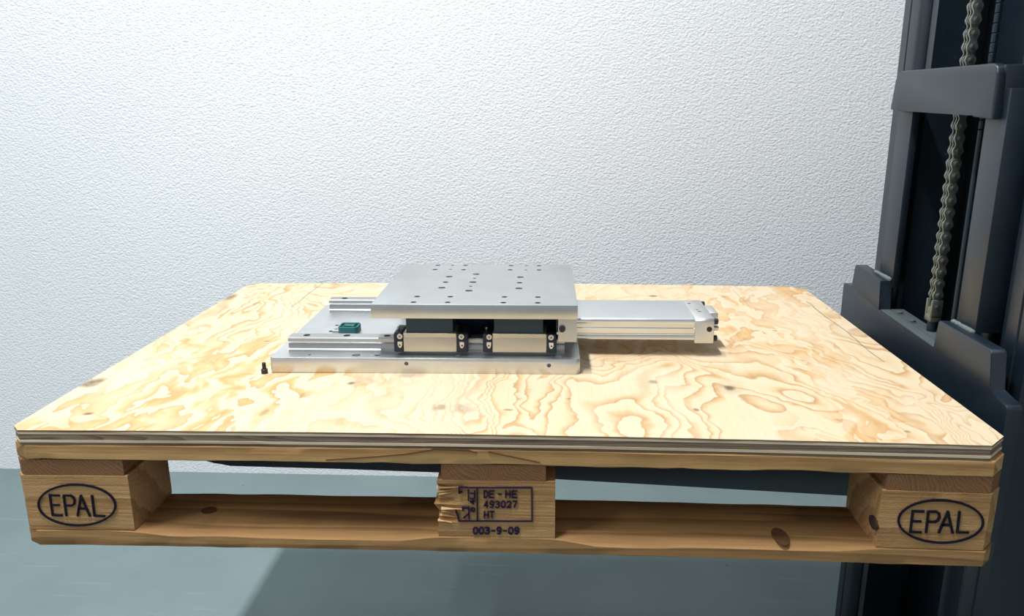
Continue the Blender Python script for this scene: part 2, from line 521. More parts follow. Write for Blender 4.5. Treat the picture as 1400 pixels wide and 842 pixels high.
# middle front block: its left part is split and torn away
def torn_block():
    bm = B()
    nx, nz = 26, 16
    x0, x1, z0, z1 = .5285, .6715, ZC, ZBk
    def tear(x, z):
        u = (x - x0) / (x1 - x0); v = (z - z0) / (z1 - z0)
        k = 0.0
        # torn wedge: deepest at the left edge, around mid height
        lim = .26 + .10 * noise.noise(Vector((v * 9, 2, 0)))
        if u < lim and .28 < v < .92:
            k = (1 - u / lim) * .013 * (.55 + .6 * noise.noise(Vector((v * 14, u * 5, 1))))
            if .50 < v < .60: k *= .2
        return max(0, k)
    grid = []
    for q in range(nz + 1):
        row = []
        z = z0 + (z1 - z0) * q / nz
        for p in range(nx + 1):
            x = x0 + (x1 - x0) * p / nx
            y = .001 + tear(x, z) + .0006 * noise.noise(Vector((x * 40, z * 160, 4)))
            xx = x
            if p == 0:
                v = q / nz
                xx += .004 * noise.noise(Vector((v * 12, 0, 8))) - (.004 if .45 < v < .62 else 0)
            row.append(bm.verts.new((xx, y, z + bow(x))))
        grid.append(row)
    for q in range(nz):
        for p in range(nx):
            bm.faces.new((grid[q][p], grid[q][p + 1], grid[q + 1][p + 1], grid[q + 1][p]))
    back = {}
    def bk(v):
        if v not in back: back[v] = bm.verts.new((v.co.x, .10, v.co.z))
        return back[v]
    per = [grid[0][p] for p in range(nx + 1)] + [grid[q][nx] for q in range(1, nz + 1)] + [grid[nz][p] for p in range(nx - 1, -1, -1)] + [grid[q][0] for q in range(nz - 1, 0, -1)]
    for a, b in zip(per, per[1:] + per[:1]):
        bm.faces.new((a, b, bk(b), bk(a)))
    bm.faces.new([bk(v) for v in per])
    return bm
blocks[1, 0] = obj('block', torn_block(), M['block'], pal, angle=25)
sp = B()
rs = random.Random(4)
for q in range(10):
    z = .046 + .042 * q / 9 + rs.uniform(-.002, .002)
    l = rs.uniform(.016, .040); h = rs.uniform(.0012, .0030); x = .5300 + rs.uniform(-.003, .003); y = rs.uniform(.003, .010)
    k = rs.uniform(-.006, .006)
    vs = [sp.verts.new((a, b, c + bow(a))) for a, b, c in ((x, y, z + h), (x, y - .003, z), (x, y + .004, z - h), (x + l * .45, y - .0035, z + h * .3 + k * .4), (x + l * .5, y - .001, z - h * .6 + k * .4), (x + l, y - rs.uniform(.001, .0045), z + k), (x + l * .5, y + .006, z + k * .3))]
    for f in ((0, 1, 3), (1, 4, 3), (1, 2, 4), (3, 4, 5), (0, 3, 6), (3, 5, 6), (4, 6, 5), (2, 6, 4), (0, 6, 2), (0, 2, 1)):
        sp.faces.new([vs[k_] for k_ in f])
obj('splinter', sp, M['splinter'], blocks[1, 0], smooth=False)

def bot_bevel(t):
    k = .010 + .005 * noise.noise(Vector((t * 6, 1, 4)))
    e = min(abs(t - a) if True else 0 for a in (.145, .5275, .6725, 1.055))
    inside = .145 < t < .5275 or .6725 < t < 1.055
    k *= .12 + (.88 * min(1, e / .05) if inside else 0)
    return max(.0015, k)
for i, (a, b) in enumerate([(0, .1), (.3275, .4725), (.70, .80)]):
    o = obj('bottom_board', loft(.001, 1.199, a, b, ZD, ZC, 'x', 70, 60 + i, .0010, .0016, 0, bevel_fn=bot_bevel if i == 0 else None,
            chamf=(.008, .016, 0, 0) if i == 0 else (0, 0, 0, 0)), M['bottom_board'], pal)
# knots and a split in the boards facing the viewer
def px_on_z(x, y, z):
    d = (x - 700) / FPX * RX - (y - 421) / FPX * UX + FX
    p = CAM + d * ((z + ZO - CAM.z) / d.z)
    return p.x, p.y
fb = [o for o in pal.children if o.name.startswith('bottom_board')][0]
for (px_, py_, rx_, ry_) in ((286, 697, .010, .009), (1067, 733, .010, .020), (640, 722, .006, .003)):
    kx, ky = px_on_z(px_, py_, ZC + bow(.3))
    kbm = B(); cyl(kbm, (kx, ky, ZC + bow(kx) - .0010), 'z', 1.0, .0014, 22)
    for v in kbm.verts:
        v.co.x = kx + (v.co.x - kx) * rx_; v.co.y = ky + (v.co.y - ky) * ry_
    obj('knot', kbm, M['knot_soft'], fb)
# dark knots on the right block's inner corner and nail heads in the deck
kb = B()
for q in range(1):
    cyl(kb, (1.0535, .012, .0515 + bow(1.055)), 'x', .0075, .003, 18)
    for v in kb.verts: v.co.y = .012 + (v.co.y - .012) * 1.6
obj('knot', kb, M['knot'], blocks[2, 0])

# ------------------------------------------------------------------ stamps on the blocks (drawn on the front faces)
GLY = {
 'E': [[(1, 1), (0, 1), (0, 0), (1, 0)], [(0, .52), (.85, .52)]],
 'P': [[(0, 0), (0, 1), (.65, 1), (.9, .93), (1, .76), (.9, .58), (.65, .5), (0, .5)]],
 'A': [[(0, 0), (.5, 1), (1, 0)], [(.2, .36), (.8, .36)]],
 'L': [[(0, 1), (0, 0), (1, 0)]],
 'D': [[(0, 0), (0, 1), (.6, 1), (1, .75), (1, .25), (.6, 0), (0, 0)]],
 'H': [[(0, 0), (0, 1)], [(1, 0), (1, 1)], [(0, .5), (1, .5)]],
 'T': [[(0, 1), (1, 1)], [(.5, 1), (.5, 0)]],
 '-': [[(.1, .5), (.9, .5)]],
 '0': [[(.3, 0), (0, .25), (0, .75), (.3, 1), (.7, 1), (1, .75), (1, .25), (.7, 0), (.3, 0)]],
 '2': [[(0, .8), (.3, 1), (.75, 1), (1, .75), (.9, .5), (0, 0), (1, 0)]],
 '3': [[(0, .92), (.35, 1), (.8, .95), (.95, .75), (.75, .54), (.4, .52)], [(.75, .54), (1, .3), (.8, .05), (.4, 0), (0, .1)]],
 '4': [[(.75, 0), (.75, 1), (0, .32), (1, .32)]],
 '7': [[(0, 1), (1, 1), (.35, 0)]],
 '9': [[(.95, .55), (.6, .42), (.15, .5), (0, .75), (.25, 1), (.75, 1), (1, .75), (.95, .3), (.6, 0), (.1, .05)]],
 '6': [[(.9, .95), (.4, 1), (.05, .7), (0, .3), (.25, 0), (.75, 0), (1, .25), (.75, .52), (.25, .55), (.02, .35)]],
}
def stroke(bm, pts, wpx, y=-.0006, closed=False):
    """pts: photo pixels on the front face; a ribbon of width wpx pixels, half a millimetre proud"""
    P = [Vector(px_on_front(*p)) for p in pts]
    hw = wpx / 2 / 1120.0
    if not closed:
        # square-ended bar for every segment, each a hair deeper than the last so none coincide
        for i in range(len(P) - 1):
            d = (P[i + 1] - P[i]).normalized()
            nv = Vector((-d.y, d.x)) * hw
            a, b = P[i] - d * hw * .8, P[i + 1] + d * hw * .8
            yy = y + .00002 * i
            q = [bm.verts.new((p.x, v, p.y)) for v in (yy, yy + .0026) for p in (a + nv, b + nv, b - nv, a - nv)]
            for f in ((0, 1, 2, 3), (0, 4, 5, 1), (1, 5, 6, 2), (2, 6, 7, 3), (3, 7, 4, 0)):
                bm.faces.new([q[k] for k in f])
        return
    n = len(P)
    L, Rr = [], []
    for i in range(n):
        if closed:
            d = P[(i + 1) % n] - P[i - 1]
        else:
            d = P[min(i + 1, n - 1)] - P[max(i - 1, 0)]
        d.normalize()
        nv = Vector((-d.y, d.x))
        # mitre
        k = 1.0
        if closed or 0 < i < n - 1:
            e = (P[(i + 1) % n] - P[i]).normalized()
            cosv = max(.45, abs(nv.dot(Vector((-e.y, e.x)))))
            k = 1 / cosv
        L.append(P[i] + nv * hw * k); Rr.append(P[i] - nv * hw * k)
    def vv(p, yy): return bm.verts.new((p.x, yy, p.y))
    fl = [vv(p, y) for p in L]; fr = [vv(p, y) for p in Rr]
    bl = [vv(p, y + .0026) for p in L]; br = [vv(p, y + .0026) for p in Rr]
    rng = range(n) if closed else range(n - 1)
    for i in rng:
        j = (i + 1) % n
        bm.faces.new((fl[i], fl[j], fr[j], fr[i]))
        bm.faces.new((fl[j], fl[i], bl[i], bl[j]))
        bm.faces.new((fr[i], fr[j], br[j], br[i]))
    if not closed:
        bm.faces.new((fl[0], fr[0], br[0], bl[0]))
        bm.faces.new((fr[-1], fl[-1], bl[-1], br[-1]))
def glyph(bm, ch, x0, x1, yt, yb, wpx, skew=0.0, rise=0.0):
    for s in GLY[ch]:
        stroke(bm, [(x0 + (x1 - x0) * a + skew * (1 - b), yb + (yt - yb) * b + rise * a) for a, b in s], wpx)
def oval(bm, cx, cy, rx, ry, wpx, tilt=0.0):
    stroke(bm, [(cx + rx * math.cos(q * math.pi / 32), cy + ry * math.sin(q * math.pi / 32) + tilt * math.cos(q * math.pi / 32)) for q in range(64)], wpx, closed=True)

bm = B()
oval(bm, 105.0, 690.3, 52.5, 27.8, 2.7, 1.0)
glyph(bm, 'E', 68, 80.5, 677, 704.2, 2.9, 4.0, .4)
glyph(bm, 'P', 87, 101, 677.3, 704.6, 2.9, 3.6, .3)
glyph(bm, 'A', 102, 118.5, 677.8, 704.8, 2.9, 4.2, .3)
glyph(bm, 'L', 125.5, 138.8, 678, 705, 2.9, 3.6, .4)
obj('block_stamp', bm, M['ink'], blocks[0, 0], smooth=False)
bm = B()
oval(bm, 1286.3, 712.8, 57.8, 29.0, 2.9, 1.2)
glyph(bm, 'E', 1248.2, 1262.4, 699, 727.2, 3.0, -3.6, .4)
glyph(bm, 'P', 1269.5, 1285.5, 699.5, 727.4, 3.0, -3.2, .3)
glyph(bm, 'A', 1287.0, 1305.5, 699.8, 727.8, 3.0, -3.0, .3)
glyph(bm, 'L', 1312, 1326.5, 700, 727.6, 3.0, -3.2, .4)
obj('block_stamp', bm, M['ink'], blocks[2, 0], smooth=False)
bm = B()
# frame with its broken left column
for pts in ([(627.5, 674), (627.5, 666.4), (727.0, 666.6), (727.4, 712.4), (627.6, 712.2)], [(652.4, 666.5), (652.6, 712.2)], [(627.6, 712.2), (623.2, 698)],
            [(640.2, 670), (640.4, 684)], [(640.6, 693), (641.4, 709)], [(627.6, 674), (631, 673)], [(633, 698), (632.4, 694), (639, 694.5)], [(634, 708), (641.0, 702)],
            [(643.5, 674.5), (648.8, 674.5)], [(648.8, 671.5), (648.8, 677.5)], [(643.5, 681.5), (649, 681.5), (649, 678.5)], [(643.3, 685), (649, 685)], [(647, 683), (647, 689), (643.5, 686)]):
    stroke(bm, pts, 1.7)
for ch, x0, x1 in (('D', 661.8, 666.6), ('E', 669.2, 675.2), ('-', 681, 685.6), ('H', 691.4, 697.2), ('E', 700.4, 706.4)):
    glyph(bm, ch, x0, x1, 671.2, 680.2, 1.6)
for i, ch in enumerate('493027'):
    glyph(bm, ch, 661.9 + i * 7.85, 667.1 + i * 7.85, 685.4, 693.8, 1.5)
for ch, x0, x1 in (('H', 662.2, 667.4), ('T', 669.8, 675.4)):
    glyph(bm, ch, x0, x1, 699.4, 708.0, 1.6)
for s in GLY['9']:
    stroke(bm, [(643.4 + 5.4 * b, 699.8 - 5.6 * a) for a, b in s], 1.3)
obj('block_stamp', bm, M['ink_violet'], blocks[1, 0], smooth=False)
bm = B()
for i, ch in enumerate('003-9-09'):
    glyph(bm, ch, 647.4 + i * 8.05, 652.8 + i * 8.05, 721.2, 729.8, 1.9)
obj('date_stamp', bm, M['ink_violet'], blocks[1, 0], smooth=False)

fd = [o for o in pal.children if o.name.startswith('deck_board')][0]
bm = B()
for pts in ([(446, 628.4), (500, 625), (556, 620.4), (596, 613.4)], [(596, 613.4), (640, 615.2), (652, 618.6)], [(668, 617.4), (700, 624), (738, 632)]):
    stroke(bm, pts, .9, y=-.0012)
obj('split', bm, M['knot_soft'], fd, smooth=False)

# ------------------------------------------------------------------ plywood sheet
ply = empty('plywood_sheet', (0, 0, ZO))
tag(ply, 'pale pine plywood sheet with wavy grain covering the pallet top', 'plywood')
def ply_layer(z0, z1, ins, seed):
    bm = B()
    n = 48
    x0, x1, y0, y1 = ins, 1.2 - ins, ins, .8 - ins
    cFL, cFR, cBL, cBR = .014, .028, .022, .024
    loop = []
    for q in range(n + 1):
        x = x0 + cFL + (x1 - cFR - x0 - cFL) * q / n
        loop.append((x, y0))
    for q in range(0, 25):
        y = y0 + cFR + (y1 - cBR - y0 - cFR) * q / 24
        loop.append((x1, y))
    for q in range(n + 1):
        x = x1 - cBR + (x0 + cBL - x1 + cBR) * q / n
        loop.append((x, y1))
    for q in range(0, 25):
        y = y1 - cBL + (y0 + cFL - y1 + cBL) * q / 24
        loop.append((x0, y))
    lo, hi = [], []
    for (x, y) in loop:
        j = .0006 * noise.noise(Vector((x * 60 + seed, y * 60, seed)))
        dx = j if y in (y0, y1) else j
        p = (x + dx * .4, y + dx)
        lo.append(bm.verts.new((p[0], p[1], z0 + bow(x)))); hi.append(bm.verts.new((p[0], p[1], z1 + bow(x))))
    k = len(loop)
    for q in range(k):
        bm.faces.new((lo[q], lo[(q + 1) % k], hi[(q + 1) % k], hi[q]))
    # caps as strips joining front and back edges (the sheet is bowed along x)
    for vs in (lo, hi):
        F = vs[:n + 1]; Bk = vs[n + 1 + 25:n + 1 + 25 + n + 1][::-1]
        for q in range(n):
            bm.faces.new((F[q], F[q + 1], Bk[q + 1], Bk[q]))
        bm.faces.new([F[n]] + vs[n + 1:n + 26] + [Bk[n]])
        bm.faces.new([Bk[0]] + vs[2 * n + 2 + 25:] + [F[0]])
    return bm
zz = ZA
for nm, h, ins, mt in (('outer_veneer', .0034, .0010, 'ply_rim'), ('inner_veneer', .0032, .0002, 'ply_light'), ('core_veneer', .0078, .0008, 'ply_dark'), ('inner_veneer', .0028, .0003, 'ply_light'), ('face_veneer', .0024, .0002, 'ply')):
    lay = obj(nm, ply_layer(zz, zz + h, ins, h * 5000), M[mt], ply, smooth=False)
    if nm == 'face_veneer':
        lay.data.materials.append(M['ply_rim'])
        for f in lay.data.polygons:
            if abs(f.normal.z) < .5: f.material_index = 1
    zz += h
ZT = zz        # .1606

# ------------------------------------------------------------------ linear stage with cylinder
SA = math.radians(.5127)
st = empty('linear_stage', (.25564, .21053, ZO + .1641), SA)
tag(st, 'aluminium linear slide table on steel rails with a pneumatic cylinder', 'slide table')

def holes_z(lst, z1, depth, seg=16):
    bm = B()
    for x, y, r in lst:
        cyl(bm, (x, y, z1 - depth), 'z', r, depth + .004, seg)
    return bm
# base plate
c = .006
W0, D0, H0 = .4515, .305, .0235
base = obj('base_plate', prism(B(), [(c, 0), (W0 - c, 0), (W0, c), (W0, D0 - c), (W0 - c, D0), (c, D0), (0, D0 - c), (0, c * .3), (c * .3, 0)][1:], 'z', 0, H0, .0005, 1), M['alu'], st)
bh = [(.1244, .0125, .0062), (.1555, .0130, .0042), (.2740, .0128, .0062), (.4209, .0115, .0075), (.055, .0126, .0024)] + [(x, .292, .0062) for x in (.06, .20, .34, .42)] + [(.055, .135, .0045), (.055, .17, .0035)]
cb = holes_z(bh, H0, .012)
for x, z in ((.2002, .0155), (.4067, .0145)):
    cyl(cb, (x, -.004, z), 'y', .0030, .016, 14)
cut(base, cb)
for (x, y, r) in bh[:4]:
    s = B(); cyl(s, (x, y, H0 - .0125), 'z', r * .82, .006, 14, chamfer=.0006); cyl(s, (x, y, H0 - .0066), 'z', r * .4, .0002, 6)
    obj('sunk_screw', s, M['bolt'], base)
for x, z in ((.2002, .0155), (.4067, .0145)):
    obj('tapped_bore', cyl(B(), (x, .011, z), 'y', .0029, .003, 14), M['alu'], base)

# rails
RZ = H0
half = [(.01125, 0), (.01125, .0035), (.0096, .0050), (.0096, .0100), (.0086, .0125), (.0112, .0160), (.0112, .0208), (.0100, .0225)]
prof = half + [(-a, b) for a, b in half[::-1]]
def rail(yc):
    r = obj('guide_rail', prism(B(), [(yc + a, RZ - .0002 + b) for a, b in prof], 'x', .0195, .4295), M['steel'], st)
    hb = [(.045 + .0605 * q, yc + .0015 * 0, .0052) for q in range(7)]
    cut(r, holes_z(hb, RZ + .0225, .010))
    for x, y, rr in hb:
        obj('rail_screw', cyl(B(), (x, y, RZ + .0122), 'z', .0044, .0030, 14), M['black_screw'], r)
    return r
RY = (.0385, .2665)
for y in RY: rail(y)

# carriages: saddle body riding the rail, plastic end caps, screws, clips
def saddle(yc, hw, z0, z1, x0, x1, bev):
    g_ = .0122
    zt = RZ + .0235
    poly = [(yc - hw, z0), (yc - g_, z0), (yc - g_, zt), (yc + g_, zt), (yc + g_, z0), (yc + hw, z0), (yc + hw, z1 - .002), (yc + hw - .002, z1), (yc - hw + .002, z1), (yc - hw, z1 - .002)]
    return prism(B(), poly, 'x', x0, x1, bev, 1)
def carriage(yc, xa, xb0, xb1, xc, front):
    s = -1 if front else 1
    b = obj('guide_carriage', saddle(yc, .0245, .0292, .0575, xb0, xb1, .0006), M['steel_block'], st)
    yf = yc + s * .0245
    # slanted shoulder strip along the upper outer edge
    obj('shoulder_strip', bx(B(), xb0 + .001, xb1 - .001, *sorted((yf + s * .0004, yf - s * .002)), .0515, .0572, .0003, 1), M['steel_block'], b)
    for (e0, e1) in ((xa, xb0 + .0006), (xb1 - .0006, xc)):
        ec = obj('end_cap', saddle(yc, .0238, .0280, .0568, e0, e1, .0014), M['black_plastic'], b)
        mx = (e0 + e1) / 2 + (.002 if e0 == xa else -.0005)
        y0 = yf - s * .0010
        sb = B()
        cyl(sb, (mx, y0 - (.0022 if front else 0), .0525), 'y', .0040, .0022, 16)
        so = obj('cap_screw', sb, M['bolt'], b)
        cut(so, cyl(B(), (mx, y0 - (.0030 if front else -.0006), .0525), 'y', .0020, .0024, 6))
        obj('screw_socket', cyl(B(), (mx, y0 - (.0006 if front else -.0003), .0525), 'y', .0020, .0003, 6), M['bolt'], b)
        d = -1 if e0 == xa else 1
        cxm = mx + .0004 * d
        poly = [(cxm - .0034 * d, .0442), (cxm + .0032 * d, .0442), (cxm + .0034 * d, .0390), (cxm + .0012 * d, .0350), (cxm - .0016 * d, .0352), (cxm - .0030 * d, .0385)]
        cc = obj('cap_clip', prism(B(), poly, 'y', *sorted((y0, y0 + s * .0016)), .0003, 1), M['clip'], b)
        cut(cc, cyl(B(), (cxm + .0004 * d, y0 - .004, .0390), 'y', .0014, .008, 10))
        obj('clip_slot', cyl(B(), (cxm + .0004 * d, y0 - .0003, .0390), 'y', .0014, .0006, 10), M['black_plastic'], b)
    sb = B(); cyl(sb, (xa + .004, yc - .004, .056), 'z', .0016, .0035, 10); cyl(sb, (xa + .004, yc - .004, .0594), 'z', .0026, .002, 10, chamfer=.0008)
    obj('grease_nipple', sb, M['bolt'], b)
    # the fouling line below the carriage
    return b
for y, fr in zip(RY, (True, False)):
    carriage(y, .1802, .1946, .2722, .2885, fr)
    carriage(y, .3106, .3246, .4030, .4176, fr)
    for (x0, x1) in ((.199, .267), (.327, .398)):
        obj('spacer_block', bx(B(), x0, x1, y - .022, y + .022, .0572, .0818, .0004, 1), M['spacer'], st)
obj('dark_gap_block', bx(B(), .195, .418, .0760, .229, .0262, .0818, .001, 1), M['void'], st)  # added filler block, keeps the gap between the spacers dark

# top plate
TZ0, TZ1 = .0815, .1022
top = obj('top_plate', bx(B(), .1505, .4470, .006, .2965, TZ0, TZ1, .0009, 2), M['alu_face'], st)
mh = [(x, y) for x in (.2105, .2600, .3405, .3900) for y in (.0205, .0545, .2480, .2845)]
bigh = [(.242, .192), (.285, .212), (.285, .152), (.240, .112), (.284, .093), (.360, .190), (.360, .110)]
smh = [(.237, .285), (.237, .2505), (.368, .284), (.3675, .247), (.285, .180), (.284, .123)]
med = [(.241, .151), (.360, .149)]
allh = [(x, y, .0043) for x, y in mh] + [(x, y, .0058) for x, y in bigh] + [(x, y, .0027) for x, y in smh] + [(x, y, .0045) for x, y in med]
cut(top, holes_z(allh, TZ1, .014))
for x, y in mh + bigh + med:
    r = .0039 if (x, y) in mh or (x, y) in med else .0050
    s = B(); cyl(s, (x, y, TZ1 - .0140), 'z', r, .0085 if r > .004 else .005, 14, chamfer=.0006)
    obj('sunk_screw', s, M['bolt'] if r > .004 else M['black_screw'], top)

# mounting bracket at the right end, with a black plug and small fittings
br = obj('end_bracket', bx(B(), .4195, .4462, .0075, .295, .0472, .0816, .0006, 1), M['alu_face'], st)
pb = B(); cyl(pb, (.4252, .0042, .0676), 'y', .0046, .0060, 20); cyl(pb, (.4252, .0036, .0676), 'y', .0030, .0010, 16)
obj('plug', pb, M['black_screw'], br)
pb = B(); cyl(pb, (.4192, .0055, .0612), 'y', .0020, .004, 10); cyl(pb, (.4245, .0055, .0612), 'y', .0018, .004, 10)
obj('fitting', pb, M['bolt'], br)

# cylinder: profiled tube, end cap, bolts, port
cy0, cy1, cz0, cz1 = .0915, .2100, .0255, .0600
def cyl_profile():
    P = []
    def corner(cx, cz, r, a0, a1, n=6):
        for q in range(n + 1):
            a = math.radians(a0 + (a1 - a0) * q / n)
            P.append((cx + r * math.cos(a), cz + r * math.sin(a)))
    # front side going down: top ridge, recess with ledge, bottom ridge
    corner(cy0 + .0045, cz1 - .0045, .0045, 90, 180)
    P.extend([(cy0, cz1 - .0065), (cy0 + .0012, cz1 - .0085), (cy0 + .0012, cz1 - .0105), (cy0 + .0034, cz1 - .0115), (cy0 + .0034, cz1 - .0150), (cy0 + .0022, cz1 - .0165), (cy0 + .0022, cz0 + .0105), (cy0 + .0040, cz0 + .0090), (cy0 + .0040, cz0 + .0070), (cy0 + .0008, cz0 + .0060)])
    corner(cy0 + .0030, cz0 + .0030, .0030, 180, 270)
    F = P[:]
    m = (cy0 + cy1) / 2
    return F + [(2 * m - a, b) for a, b in F[::-1]]
cylo = obj('cylinder_tube', prism(B(), cyl_profile(), 'x', .4460, .6302), M['tube'], st, angle=28)
capm = obj('cylinder_cap', prism(B(), [(cy0 - .0012, cz0 - .0040), (cy1 + .0012, cz0 - .0040), (cy1 + .0012, cz1 - .003), (cy1 - .002, cz1 + .0002), (cy0 + .002, cz1 + .0002), (cy0 - .0012, cz1 - .003)], 'x', .6300, .6590, .0006, 1), M['cap'], st)
cbm = B()
for x, y, r in ((.637, .186, .0028), (.6445, .135, .0030), (.6425, .146, .0022)):
    cyl(cbm, (x, y, cz1 - .005), 'z', r, .01, 14)
cyl(cbm, (.6518, cy0 - .006, .0440), 'y', .0036, .010, 16)
cut(capm, cbm)
obj('port_plug', cyl(B(), (.6518, cy0 + .0010, .0440), 'y', .0034, .002, 14), M['black_screw'], capm)
rb = B(); cyl(rb, (.6518, cy0 - .0018, .0440), 'y', .0042, .0010, 18); cyl(rb, (.6518, cy0 - .0022, .0440), 'y', .0017, .0010, 10)
obj('port_ring', rb, M['black_screw'], capm)
for y in (cy0 + .006, cy1 - .006):
    for z in (cz0 + .0022, cz1 - .0055):
        s = B(); cyl(s, (.6585, y, z), 'x', .0048, .0072, 16, chamfer=.001); cyl(s, (.6652, y, z), 'x', .0022, .0006, 6)
        obj('cap_bolt', s, M['black_screw'], capm)
obj('cap_flange', prism(B(), [(.130, .0300), (.178, .0300), (.178, .0596), (.130, .0596)], 'x', .6585, .6730, .003, 2), M['cap'], capm)
s = B(); cyl(s, (.6585, cy0 + .008, .0436), 'x', .0040, .0085, 16, chamfer=.001)
obj('air_fitting', s, M['bolt'], capm)

# green bumper standing on the base plate between the rails
gx0, gx1, gy0, gy1, gz0, gz1 = .0690, .1012, .1190, .1500, H0 - .0003, .0345
gb = obj('green_bumper', prism(B(), [(gx0 + .004, gy0), (gx1 - .004, gy0), (gx1, gy0 + .005), (gx1, gy1 - .004), (gx1 - .003, gy1), (gx0 + .003, gy1), (gx0, gy1 - .004), (gx0, gy0 + .005)], 'z', gz0, gz1, .0012, 2), M['green'], st)
gr = B()
for x in (gx0 + .0085, gx1 - .0085): bx(gr, x - .0006, x + .0006, gy0 + .002, gy1 - .002, gz1 - .001, gz1 + .0006)
for y in (gy0 + .0085, gy1 - .0085): bx(gr, gx0 + .002, gx1 - .002, y - .0006, y + .0006, gz1 - .001, gz1 + .0006)
obj('rib', gr, M['green'], gb, smooth=False)
xs_ = [gx0 + .0028, gx0 + .0094, gx1 - .0076]; xe = [gx0 + .0076, gx1 - .0094, gx1 - .0028]
ys_ = [gy0 + .0032, gy0 + .0094, gy1 - .0076]; ye = [gy0 + .0076, gy1 - .0094, gy1 - .0028]
cells = ((0, 0), (0, 2), (2, 0), (2, 2), (0, 1), (2, 1), (1, 0), (1, 2))
pc = B()
for (a, b) in cells: bx(pc, xs_[a], xe[a], ys_[b], ye[b], gz1 - .006, gz1 + .004)
cut(gb, pc)
for (a, b) in cells:
    obj('pocket', bx(B(), xs_[a], xe[a], ys_[b], ye[b], gz1 - .0064, gz1 - .0056), M['green'], gb, smooth=False)
gl = B(); bx(gl, .058, .0693, .128, .138, H0 - .0003, H0 + .004, .0006, 1)
cyl(gl, (.0625, .133, H0 + .003), 'z', .0028, .0022, 12)
obj('bumper_tab', gl, M['steel'], gb)

# ------------------------------------------------------------------ loose cap screw standing on its head
sc = empty('socket_cap_screw', (.2468, .2086, ZO + ZT + bow(.2468) - .0002))
tag(sc, 'small black socket cap screw standing on its head beside the aluminium plate', 'screw')
obj('head', cyl(B(), (0, 0, 0), 'z', .0048, .0072, 24, chamfer=.0006), M['black_screw'], sc)
s = B(); cyl(s, (0, 0, .0070), 'z', .0027, .0100, 18, chamfer=.0006)
for q in range(8): cyl(s, (0, 0, .0080 + q * .0010), 'z', .0029, .0005, 18)
obj('threaded_shank', s, M['black_screw'], sc)

# ------------------------------------------------------------------ lift truck
TX, TY = 1.27, .41
tr = empty('lift_truck', (TX, TY, 0))
tag(tr, 'black lift truck with mast, chain and forks holding up the pallet', 'lift truck')
def tb(bm):
    for v in bm.verts: v.co -= Vector((TX, TY, -ZO))
    return bm
def part(name, bm, mat, parent=tr, **kw): return obj(name, tb(bm), mat, parent, **kw)

# carriage plate with stepped top edge (profile in y-z)
prof = [(.114, -.03), (.707, -.03), (.707, .1905), (.700, .1925), (.662, .1940), (.6585, .2360), (.652, .2400), (.535, .2350), (.531, .1815), (.318, .1765), (.316, .2200), (.311, .2240), (.172, .2235), (.166, .2190), (.160, .1690), (.118, .1650), (.114, .1610)]
carr = part('carriage_plate', prism(B(), prof, 'x', 1.250, 1.2705, .0018, 2), M['paint'])
def wave(pts, r, seed):
    bm = B()
    for (x, y, z) in pts:
        rr = r * (1 + .5 * noise.noise(Vector((y * 300, seed, 0))))
        bmesh.ops.create_icosphere(bm, subdivisions=1, radius=rr, matrix=Matrix.Translation((x, y, z)))
    return bm
part('weld_bead', wave([(1.2665 + .002 * noise.noise(Vector((q, 0, 3))), .537 + q * .0042, .2365 + .001 * noise.noise(Vector((q, 5, 3)))) for q in range(16)], .0045, 1), M['weld'], carr)
part('weld_bead', wave([(1.2665 + .002 * noise.noise(Vector((q, 0, 6))), .249 + q * .0042, .2240 + .001 * noise.noise(Vector((q, 5, 8)))) for q in range(14)], .0045, 2), M['weld'], carr)
# cross member behind the trough carrying the chain anchor
part('anchor_beam', prism(B(), [(.319, .1400), (.534, .1400), (.534, .1830), (.319, .1778)], 'x', 1.2535, 1.2960, .0010, 2), M['dusty'], carr)
for y_, z_ in ((.505, .1818), (.455, .1806)):
    hb_ = B(); cyl(hb_, (1.276, y_, z_ - .001), 'z', .0085, .0022, 6); cyl(hb_, (1.276, y_, z_ + .001), 'z', .0055, .004, 14, chamfer=.001)
    part('anchor_nut', hb_, M['dusty'], carr)
# fork arms
def fork(y0, y1):
    t = [(.105, .076), (.12, .0995), (1.262, .0995), (1.2625, .160), (1.2495, .160), (1.2495, .106)]
    top_ = [(.112, .0830), (.140, .0985), (.22, .1000), (1.235, .1000), (1.247, .106), (1.2525, .115), (1.2525, .150), (1.2690, .150), (1.2690, .010), (1.262, .0065)]
    bot = [(1.08, .0150), (.673, .0321), (.508, .0390), (.361, .0417), (.2075, .0423), (.185, .0470), (.160, .0540), (.125, .0700)]
    return prism(B(), top_ + bot, 'y', y0, y1, .002, 2)
part('fork_arm', fork(.150, .300), M['paint'])
part('fork_arm', fork(.520, .670), M['paint'])
# carriage frame uprights
def upright(y0, y1, web_y0, web_y1):
    f = web_y1 > (y0 + y1) / 2
    P = [(1.2705, y0), (1.2705, y1), (1.35, y1), (1.35, web_y0), (1.283, web_y0), (1.283, y0)] if f else [(1.2705, y1), (1.2705, y0), (1.35, y0), (1.35, web_y1), (1.283, web_y1), (1.283, y1)]
    return prism(B(), P, 'z', .2220, .5600, .0012, 2)
part('frame_upright', upright(.536, .594, .580, .594), M['paint'])
part('frame_upright', upright(.2510, .3050, .2510, .2650), M['paint'])
part('guide_strip', bx(B(), 1.2760, 1.2850, .3030, .3160, .1700, .560, .0015, 2), M['paint_teal'])
